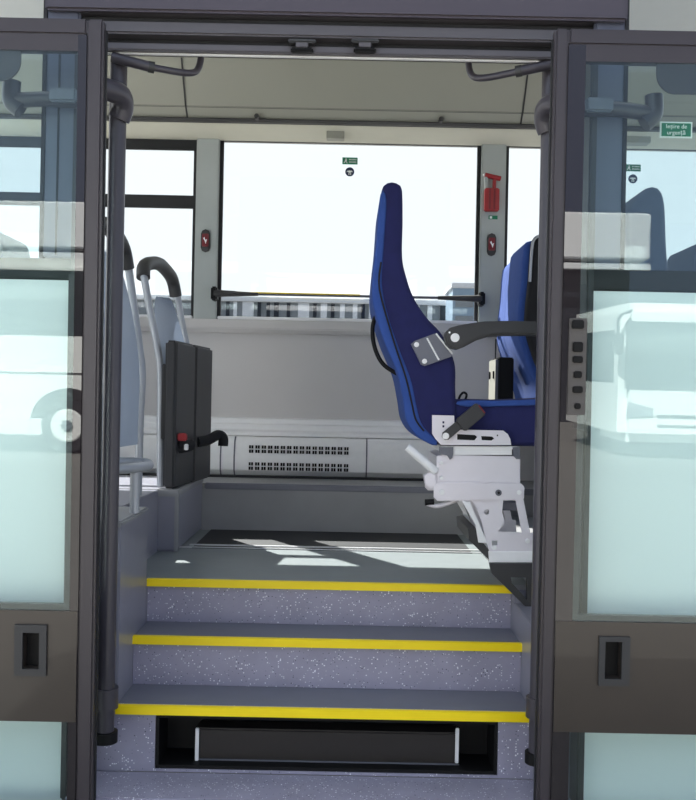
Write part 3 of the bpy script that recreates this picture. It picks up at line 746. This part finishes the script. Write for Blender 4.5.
# ------------------------------------------------------------------ other high-backed seats
def far_seat(lab, dx, y0, w, dz, back_m, side_m, base, cat_group=None, trim=False, cover=None, mx=1, outline=None):
    pts = PX(outline, y0) if outline else [(x * mx + dx, z + dz) for x, z in BP]
    xm = sum(x for x, z in pts) / len(pts)
    t = thing('coach_seat', lab, 'seat', (xm + .1, y0 + w / 2, base), cat_group)
    b = MB().pillow(pts, y0, y0 + w, .024, 90, 4).build('backrest', back_m, t)
    if cover:
        MB().pillow([(x + dx, z + dz) for x, z in PX(cov, YN)], y0 - .004, y0 + w + .004, .006, 90, 2).build('back_cover', cover, b)
    if trim:
        MB().pillow([(x + .03, z + .012) for x, z in pts], y0 - .06, y0 + .02, .02, 90, 4).build('side_trim', side_m, t)
        tp = [(392, 181), (384, 186), (381, 200), (378.5, 240)]
        MB().tube([Vector((R(x, y, YN).x + dx + .027, y0 - .062, R(x, y, YN).z + dz + .012)) for x, y in tp], .007, 8).build('silver_edge', M_alu, t)
    cq = [(x * mx + dx, z + dz) for x, z in PX(cu, YN)]
    MB().pillow(cq, y0, y0 + w, .022, 70, 3).build('cushion', back_m, t)
    cxm = sum(x for x, z in cq) / len(cq); cz = min(z for x, z in cq)
    MB().box(cxm - .16, cxm + .16, y0 + .06, y0 + w - .06, base, cz + .01, .01).build('pedestal', M_dark, t)
    return t
PT = Zr(-.606)
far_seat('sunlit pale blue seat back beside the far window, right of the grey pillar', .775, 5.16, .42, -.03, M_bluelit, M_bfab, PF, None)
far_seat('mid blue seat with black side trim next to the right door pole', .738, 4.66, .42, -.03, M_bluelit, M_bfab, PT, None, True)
far_seat('tall rounded seat back behind the right door glass, nearest the glass', .985, 3.56, .24, .0, M_blue_haze, M_bfab, Zr(-.71), None, outline=[(628, 300), (627, 222), (630, 208), (639, 194), (651, 186), (661, 189), (666, 205), (668, 250), (673, 300), (686, 395), (676, 404), (646, 400), (634, 360)])
far_seat('seat back half cut off by the right photo edge behind the glass', 1.56, 4.62, .42, -.03, M_blue_haze, M_bfab, PT, None)
far_seat('inner small rounded seat back behind the left door glass', -1.46, 4.80, .38, -.03, M_blue_haze, M_bfab, PL, None, mx=-1, outline=[(-21, 400), (-23, 300), (-22, 262), (-18, 245), (-12, 235), (-4, 231), (3, 235), (7, 248), (9, 262), (12, 300), (16, 400), (-2, 410)])
far_seat('outer small seat back at the left photo edge behind the glass', -1.46, 4.37, .38, -.03, M_blue_haze, M_bfab, PL, None, mx=-1, outline=[(-56, 400), (-56, 300), (-53, 240), (-45, 224), (-37, 220), (-29, 226), (-25, 245), (-23, 300), (-20, 400), (-37, 412)])
# slim cabinet beside the window seats
t = thing('slim_cabinet', 'slim black cabinet with pale front standing left of the pale blue seat', 'cabinet', (.80, 5.1, PT))
ztp = R(496, 357, 4.85).z
MB().box(.765, .845, 4.86, 5.095, PT, ztp, .006).build('body', M_black, t)
MB().box(.752, .7645, 4.865, 5.09, PT + .06, ztp - .01, .003).build('front_panel', M_beige, t)
MB().box(.7525, .766, 4.862, 4.93, PT + .06, ztp - .012, .002).build('hinge_strip', M_midgrey, t)
for yy in (4.90, 5.03):
    MB().box(.745, .7518, yy, yy + .018, ztp - .11, ztp - .07, .002).build('black_block', M_black, t)  # cabinet latches

# ------------------------------------------------------------------ folding seats on the left plinth
def tube_seat(lab, y0, y1, pts, base, full, sk=0.):
    """pts: side view of the tube frame as (X, Z) from the top down"""
    t = thing('folding_seat', lab, 'seat', (pts[-1][0], (y0 + y1) / 2, base))
    near = [Vector((x, y0, z)) for x, z in pts]
    far = [Vector((x + sk, y1, z)) for x, z in pts]
    top = pts[0]
    arch = [Vector((top[0] - .008 + sk * f, y0 + (y1 - y0) * f, top[1] + .075 * math.sin(math.pi * f) ** .7)) for f in (0.06, .22, .5, .78, .94)]
    path = near[::-1] + arch + far
    MB().tube(path, .017, 12).build('tube_frame', M_alu, t)
    pad = [Vector((p.x + .0, p.y, p.z + .004)) for p in [near[0] + Vector((.0, 0, -.03))] + arch + [far[0] + Vector((.0, 0, -.05))]]
    MB().tube(pad, .033, 14).build('head_pad', M_blackpad, t)
    # shell between the tubes, rounded top
    def xz(s):
        L = [0.]
        for a, b in zip(pts, pts[1:]): L.append(L[-1] + math.hypot(b[0] - a[0], b[1] - a[1]))
        for i in range(len(pts) - 1):
            if s <= L[i + 1] or i == len(pts) - 2:
                f = (s - L[i]) / (L[i + 1] - L[i]); return (pts[i][0] + (pts[i + 1][0] - pts[i][0]) * f, pts[i][1] + (pts[i + 1][1] - pts[i][1]) * f)
    bm = bmesh.new(); rows = []
    S0, S1 = full
    for k in range(15):
        f = (k / 14) ** 1.7; s = S0 + (S1 - S0) * f
        wd = (y1 - y0) / 2 - .035
        wd *= min(1, (.12 + .88 * math.sqrt(max(0, 1 - (1 - min(1, f / .45)) ** 2))))
        x, z = xz(s); row = []
        for j in range(9):
            g = -1 + 2 * j / 8
            row.append(bm.verts.new((x - .02 * (1 - g * g) + sk * (.5 + g / 2), (y0 + y1) / 2 + wd * g, z)))
        rows.append(row)
    for a, b in zip(rows, rows[1:]):
        for j in range(8): bm.faces.new((a[j], a[j + 1], b[j + 1], b[j]))
    r = bmesh.ops.solidify(bm, geom=bm.faces[:], thickness=.016)
    bmesh.ops.recalc_face_normals(bm, faces=bm.faces[:])
    q = MB(); q._take(bm); q.build('back_shell', M_backgrey, t)
    return t
YA0, YA1 = 4.44, 5.03
fp = [(R(143.5, 268, YA0).x, R(143.5, 272, YA0).z), (R(150, 310, YA0).x, R(150, 310, YA0).z), (R(157, 345, YA0).x, R(157, 345, YA0).z), (R(160.5, 372, YA0).x, R(160, 372, YA0).z), (R(160.5, 430, YA0).x, R(160, 430, YA0).z), (R(160.5, 486, YA0).x, PL + .006)]
ts = tube_seat('silver tube folding seat with black cushions flipped up on the grey plinth', YA0, YA1, fp, PL, (.085, .85), .045)
# two flipped-up cushions, seen from underneath
ztop, zbot = Zr(.258), PL + .004
def pad(y0, y1, x0a, x0b, nm='cushion'):
    bm = bmesh.new(); bmesh.ops.create_cube(bm, size=1)
    for v in bm.verts:
        f = v.co.y + .5; y = y0 + (y1 - y0) * f
        xf = x0a + (x0b - x0a) * f
        v.co = Vector((xf - (.0 if v.co.x > 0 else .055), y, zbot if v.co.z < 0 else ztop))
    bmesh.ops.bevel(bm, geom=bm.edges[:], offset=.012, segments=3, affect='EDGES')
    q = MB(); q._take(bm); return q.build(nm, M_blackpad, ts)
xa = R(177, 345, 4.36).x; xc = R(213, 350, 5.02).x; xb_ = R(197, 345, 4.70).x
pad(4.36, 4.695, xa, xb_ - .004); pad(4.70, 5.02, xb_, xc)
MB().box(xa - .075, xa - .06, 4.40, 5.0, Zr(-.2), Zr(.15), .004).build('hinge_plate', M_dark, ts)
c = R(183, 437, 4.40)
MB().tube([R(173, 452, 4.50), R(176, 446, 4.45), R(183, 444, 4.42)], .022, 10).build('belt_strap', M_bfab, ts)
b_ = MB().tube([R(172, 447, 4.46), R(180, 447, 4.44), R(190, 445, 4.50)], .03, 10).build('belt_strap', M_bfab, ts)
bb = MB().box(c.x - .024, c.x + .018, 4.385, 4.42, c.z - .018, c.z + .018, .005).build('buckle', M_red, ts)
c = R(186.5, 447, 4.40); MB().box(c.x - .009, c.x + .009, 4.385, 4.405, c.z - .014, c.z + .014, .003).build('buckle_tongue', M_bolt, ts)
MB().tube([R(197, 442, 4.75), R(208, 440, 4.80), R(218, 435, 4.85), R(223, 438, 4.86), R(223, 446, 4.86)], .026, 10).build('belt_strap', M_bfab, ts)
# tall seat back nearer the door
YB0, YB1 = 3.46, 4.06
fp2 = [(R(127, 258, YB1).x, R(127, 258, YB1).z), (R(131, 285, YB1).x, R(131, 285, YB1).z), (R(139, 345, YB1).x, R(139, 345, YB1).z), (R(142, 375, YB1).x, R(142, 375, YB1).z), (R(140, 420, YB1).x, R(140, 420, YB1).z), (R(138.5, 470, YB1).x, PL + .006)]
t2 = tube_seat('pale grey tube-framed seat back just behind the left door pole', YB0, YB1, fp2, PL, (.02, .80))
# tubular loop rail on the stairwell wall
t = thing('loop_rail', 'grey tubular loop rail on one post beside the stairwell wall', 'handrail', (R(137, 507, 3.5).x, 3.5, PL))
zl = Zr(-.262)
lp = [(-.98, 3.30, zl), (-.83, 3.36, zl), (-.765, 3.46, zl), (-.745, 3.56, zl), (-.77, 3.645, zl + .004), (-.85, 3.66, zl + .006), (-.98, 3.60, zl + .006)]
MB().tube(lp, .0185, 14).build('loop', M_alu, t)
MB().tube([(-.772, 3.47, PL), (-.772, 3.47, zl)], .018, 14, False).build('post', M_alu, t)
MB().tube([(-.97, 3.31, PL), (-.97, 3.31, zl)], .018, 14, False).build('post', M_alu, t)

# ------------------------------------------------------------------ outside, beyond the far windows
YB = 60.
zr = R(348, 299, YB).z
t = thing('depot_building', 'long low pale building with vertical wall panels outside the far windows', 'building', (0, YB, 0))
MB().box(-40, 40, YB, YB + 12, 0, zr - .3).build('wall', M_gfacade, t, False)
MB().box(-40, 40, YB - .25, YB + 12, zr - .3, zr, .05).build('roof_band', M_wfacade, t, False)
x = -10.; i = 0
while x < 10.5:
    w = random.choice((.22, .3, .4, .7))
    MB().box(x, x + w, YB - .12, YB, 3.0, zr - .32).build('wall_panel', random.choice((M_wfacade, M_wfacade, M_dfacade)), t, False)
    x += w + random.choice((.25, .35, .5)); i += 1
a = R(453, 288, 55.); b = R(476, 288, 55.)
t = thing('block_tower', 'pale blue-grey block rising above the roofline at the window right end', 'building', ((a.x + b.x) / 2, 55, 0))
MB().box(a.x, b.x, 55, 59, 0, a.z).build('wall', M_bluefac, t, False)
MB().box(a.x - .1, b.x + .1, 54.9, 59, a.z, a.z + .3, .04).build('roof', M_wfacade, t, False)
for q_ in range(3):
    MB().box(a.x + .15, b.x - .15, 54.94, 55, a.z - 1.1 - q_ * 1.1, a.z - .5 - q_ * 1.1).build('window_band', M_gfacade, t, False)

# ------------------------------------------------------------------ behind the camera: what the door glass mirrors
def bus(lab, x0, x1, yf, depth, h, front):
    """front False: long side faces the doors; True: front end faces the doors"""
    t = thing('parked_bus', lab, 'bus', ((x0 + x1) / 2, yf - depth / 2, 0))
    MB().box(x0, x1, yf - depth, yf, .32, h, .18, 4).build('body', M_body, t)
    def wheel(cx, cy, axis):
        q = MB()
        pr = [(.50, -.14), (.50, .14)]
        n = 28; ring = []
        if axis == 'y':
            q.disc((cx, .50), .50, cy - .02, cy + .24, n, .03); w = q.build('tyre', M_gasket, t)
            MB().disc((cx, .50), .30, cy + .2, cy + .262, n, .02).build('hub', M_body, w)
            MB().disc((cx, .50), .10, cy + .25, cy + .30, n, .02).build('hub_cap', M_midgrey, w)
        else:
            q.box(cx - .15, cx + .15, cy - .5, cy + .5, 0, 1.0, .3, 4); q.build('tyre', M_gasket, t)
    if not front:
        MB().box(x0 + .2, x1 - .12, yf - .02, yf + .012, 2.10, h - .24, .01).build('window_band', M_ink, t)
        MB().box(x0 + .1, x1 - .06, yf, yf + .014, 1.42, 1.445).build('panel_line', M_dark, t, False)
        for cx in (x1 - 1.35, x1 - 7.2):
            pts = [(cx - .68, .3), (cx - .68, .55)] + [(cx - .68 * math.cos(a_), .55 + .62 * math.sin(a_)) for a_ in [math.pi * k / 14 for k in range(1, 14)]] + [(cx + .68, .55), (cx + .68, .3)]
            MB().prism(pts, yf - .25, yf + .01).build('wheel_arch', M_gasket, t, False)
            wheel(cx, yf - .2, 'y')
        MB().box(x0 + .1, x1 - .1, yf - .01, yf + .012, .33, .62).build('skirt', M_wfacade, t, False)
    else:
        MB().box(x0 + .08, x1 - .08, yf - .1, yf + .02, 1.28, h - .3, .06, 3).build('windscreen', M_ink, t)
        for sx in (x0 + .12, x1 - .62):
            MB().prism([(sx, .78), (sx + .5, .82), (sx + .5, .98), (sx + .04, 1.1)], yf - .05, yf + .03, .02).build('headlamp', M_lamp, t)
        MB().box(x0 + .7, x1 - .7, yf - .05, yf + .02, .80, .86, .01).build('grille', M_dark, t)
        MB().box(x0 + .7, x1 - .7, yf - .05, yf + .02, .62, .67, .01).build('grille', M_dark, t)
        MB().box(x0 - .012, x0 + .1, yf - depth + .3, yf - .5, 1.45, h - .5, .01).build('side_window', M_ink, t)
        for sx in (x0 - .1, x1 + .1):
            s_ = 1 if sx > x0 else -1
            MB().box(sx - .1, sx + .1, yf + .05, yf + .2, h - 1.0, h - .6, .04, 3).build('mirror', M_black, t)
            MB().tube([(sx, yf + .1, h - .62), (sx - s_ * .02, yf + .05, h - .3), (sx - s_ * .3, yf - .1, h - .15)], .03, 8).build('mirror_arm', M_black, t)
        wheel(x0 + .25, yf - 2.4, 'x'); wheel(x1 - .25, yf - 2.4, 'x')
    return t
bus('white coach side with one front wheel mirrored in the left door glass', -15.5, -3.65, -11.2, 2.5, 3.5, False)
bus('white bus front with wide windscreen mirrored in the right door glass', 5.15, 7.7, -12.2, 4.6, 2.98, True)
t = thing('terminal_hall', 'long white flat-roofed hall with dark glazing mirrored high in the door glass', 'building', (-2, -25, 0))
MB().box(-22, 9.4, -32, -24.2, 5.2, 6.65, .05).build('fascia', M_wfacade, t, False)
MB().box(-21.5, 9.0, -31, -25, 0, 5.2).build('glazing', M_dfacade, t, False)
MB().box(-22, 9.4, -24.25, -24.1, 4.85, 5.05, .02).build('canopy_beam', M_wfacade, t, False)

# ------------------------------------------------------------------ camera, sun, sky
cam = bpy.data.cameras.new('camera'); co = bpy.data.objects.new('camera', cam); COL.objects.link(co)
cam.sensor_fit = 'HORIZONTAL'; cam.sensor_width = 36; cam.lens = F / 696 * 36
cam.clip_start = .05; cam.clip_end = 500
co.matrix_world = Matrix.Translation((0, 0, ZC)) @ Matrix.Rotation(math.radians(90), 4, 'X') @ Matrix.Rotation(TH, 4, 'Z')
SC.camera = co
sl = bpy.data.lights.new('sun', 'SUN'); sl.energy = 24; sl.angle = math.radians(.53); sl.color = (1, .97, .92)
so = bpy.data.objects.new('sun', sl); COL.objects.link(so)
so.rotation_euler = Vector((.62, -1, -1.31)).to_track_quat('-Z', 'Y').to_euler()
w = bpy.data.worlds.new('sky'); SC.world = w; w.use_nodes = True
nt = w.node_tree; N = nt.nodes; L = nt.links
bg = N['Background']
tc = N.new('ShaderNodeTexCoord')
dp = N.new('ShaderNodeVectorMath'); dp.operation = 'DOT_PRODUCT'
dp.inputs[1].default_value = Vector((-.25, .85, .45)).normalized()
L.new(tc.outputs['Generated'], dp.inputs[0])
cr = N.new('ShaderNodeValToRGB')
mr = N.new('ShaderNodeMapRange'); mr.inputs['From Min'].default_value = -1; mr.inputs['From Max'].default_value = 1
L.new(dp.outputs['Value'], mr.inputs['Value']); L.new(mr.outputs[0], cr.inputs[0])
e = cr.color_ramp.elements
e[0].position = .1; e[0].color = (.16, .20, .30, 1)
e[1].position = .80; e[1].color = (.93, .97, 1.0, 1)
x = e.new(.45); x.color = (.40, .48, .60, 1)
L.new(cr.outputs[0], bg.inputs['Color']); bg.inputs['Strength'].default_value = 2.0
SC.view_settings.view_transform = 'Standard'; SC.view_settings.look = 'None'
SC.view_settings.gamma = 1.0; SC.view_settings.exposure = 0.15; SC.view_settings.use_curve_mapping = False
try:
    SC.cycles.max_bounces = 12; SC.cycles.transparent_max_bounces = 24; SC.cycles.diffuse_bounces = 6; SC.cycles.glossy_bounces = 5
except Exception: pass
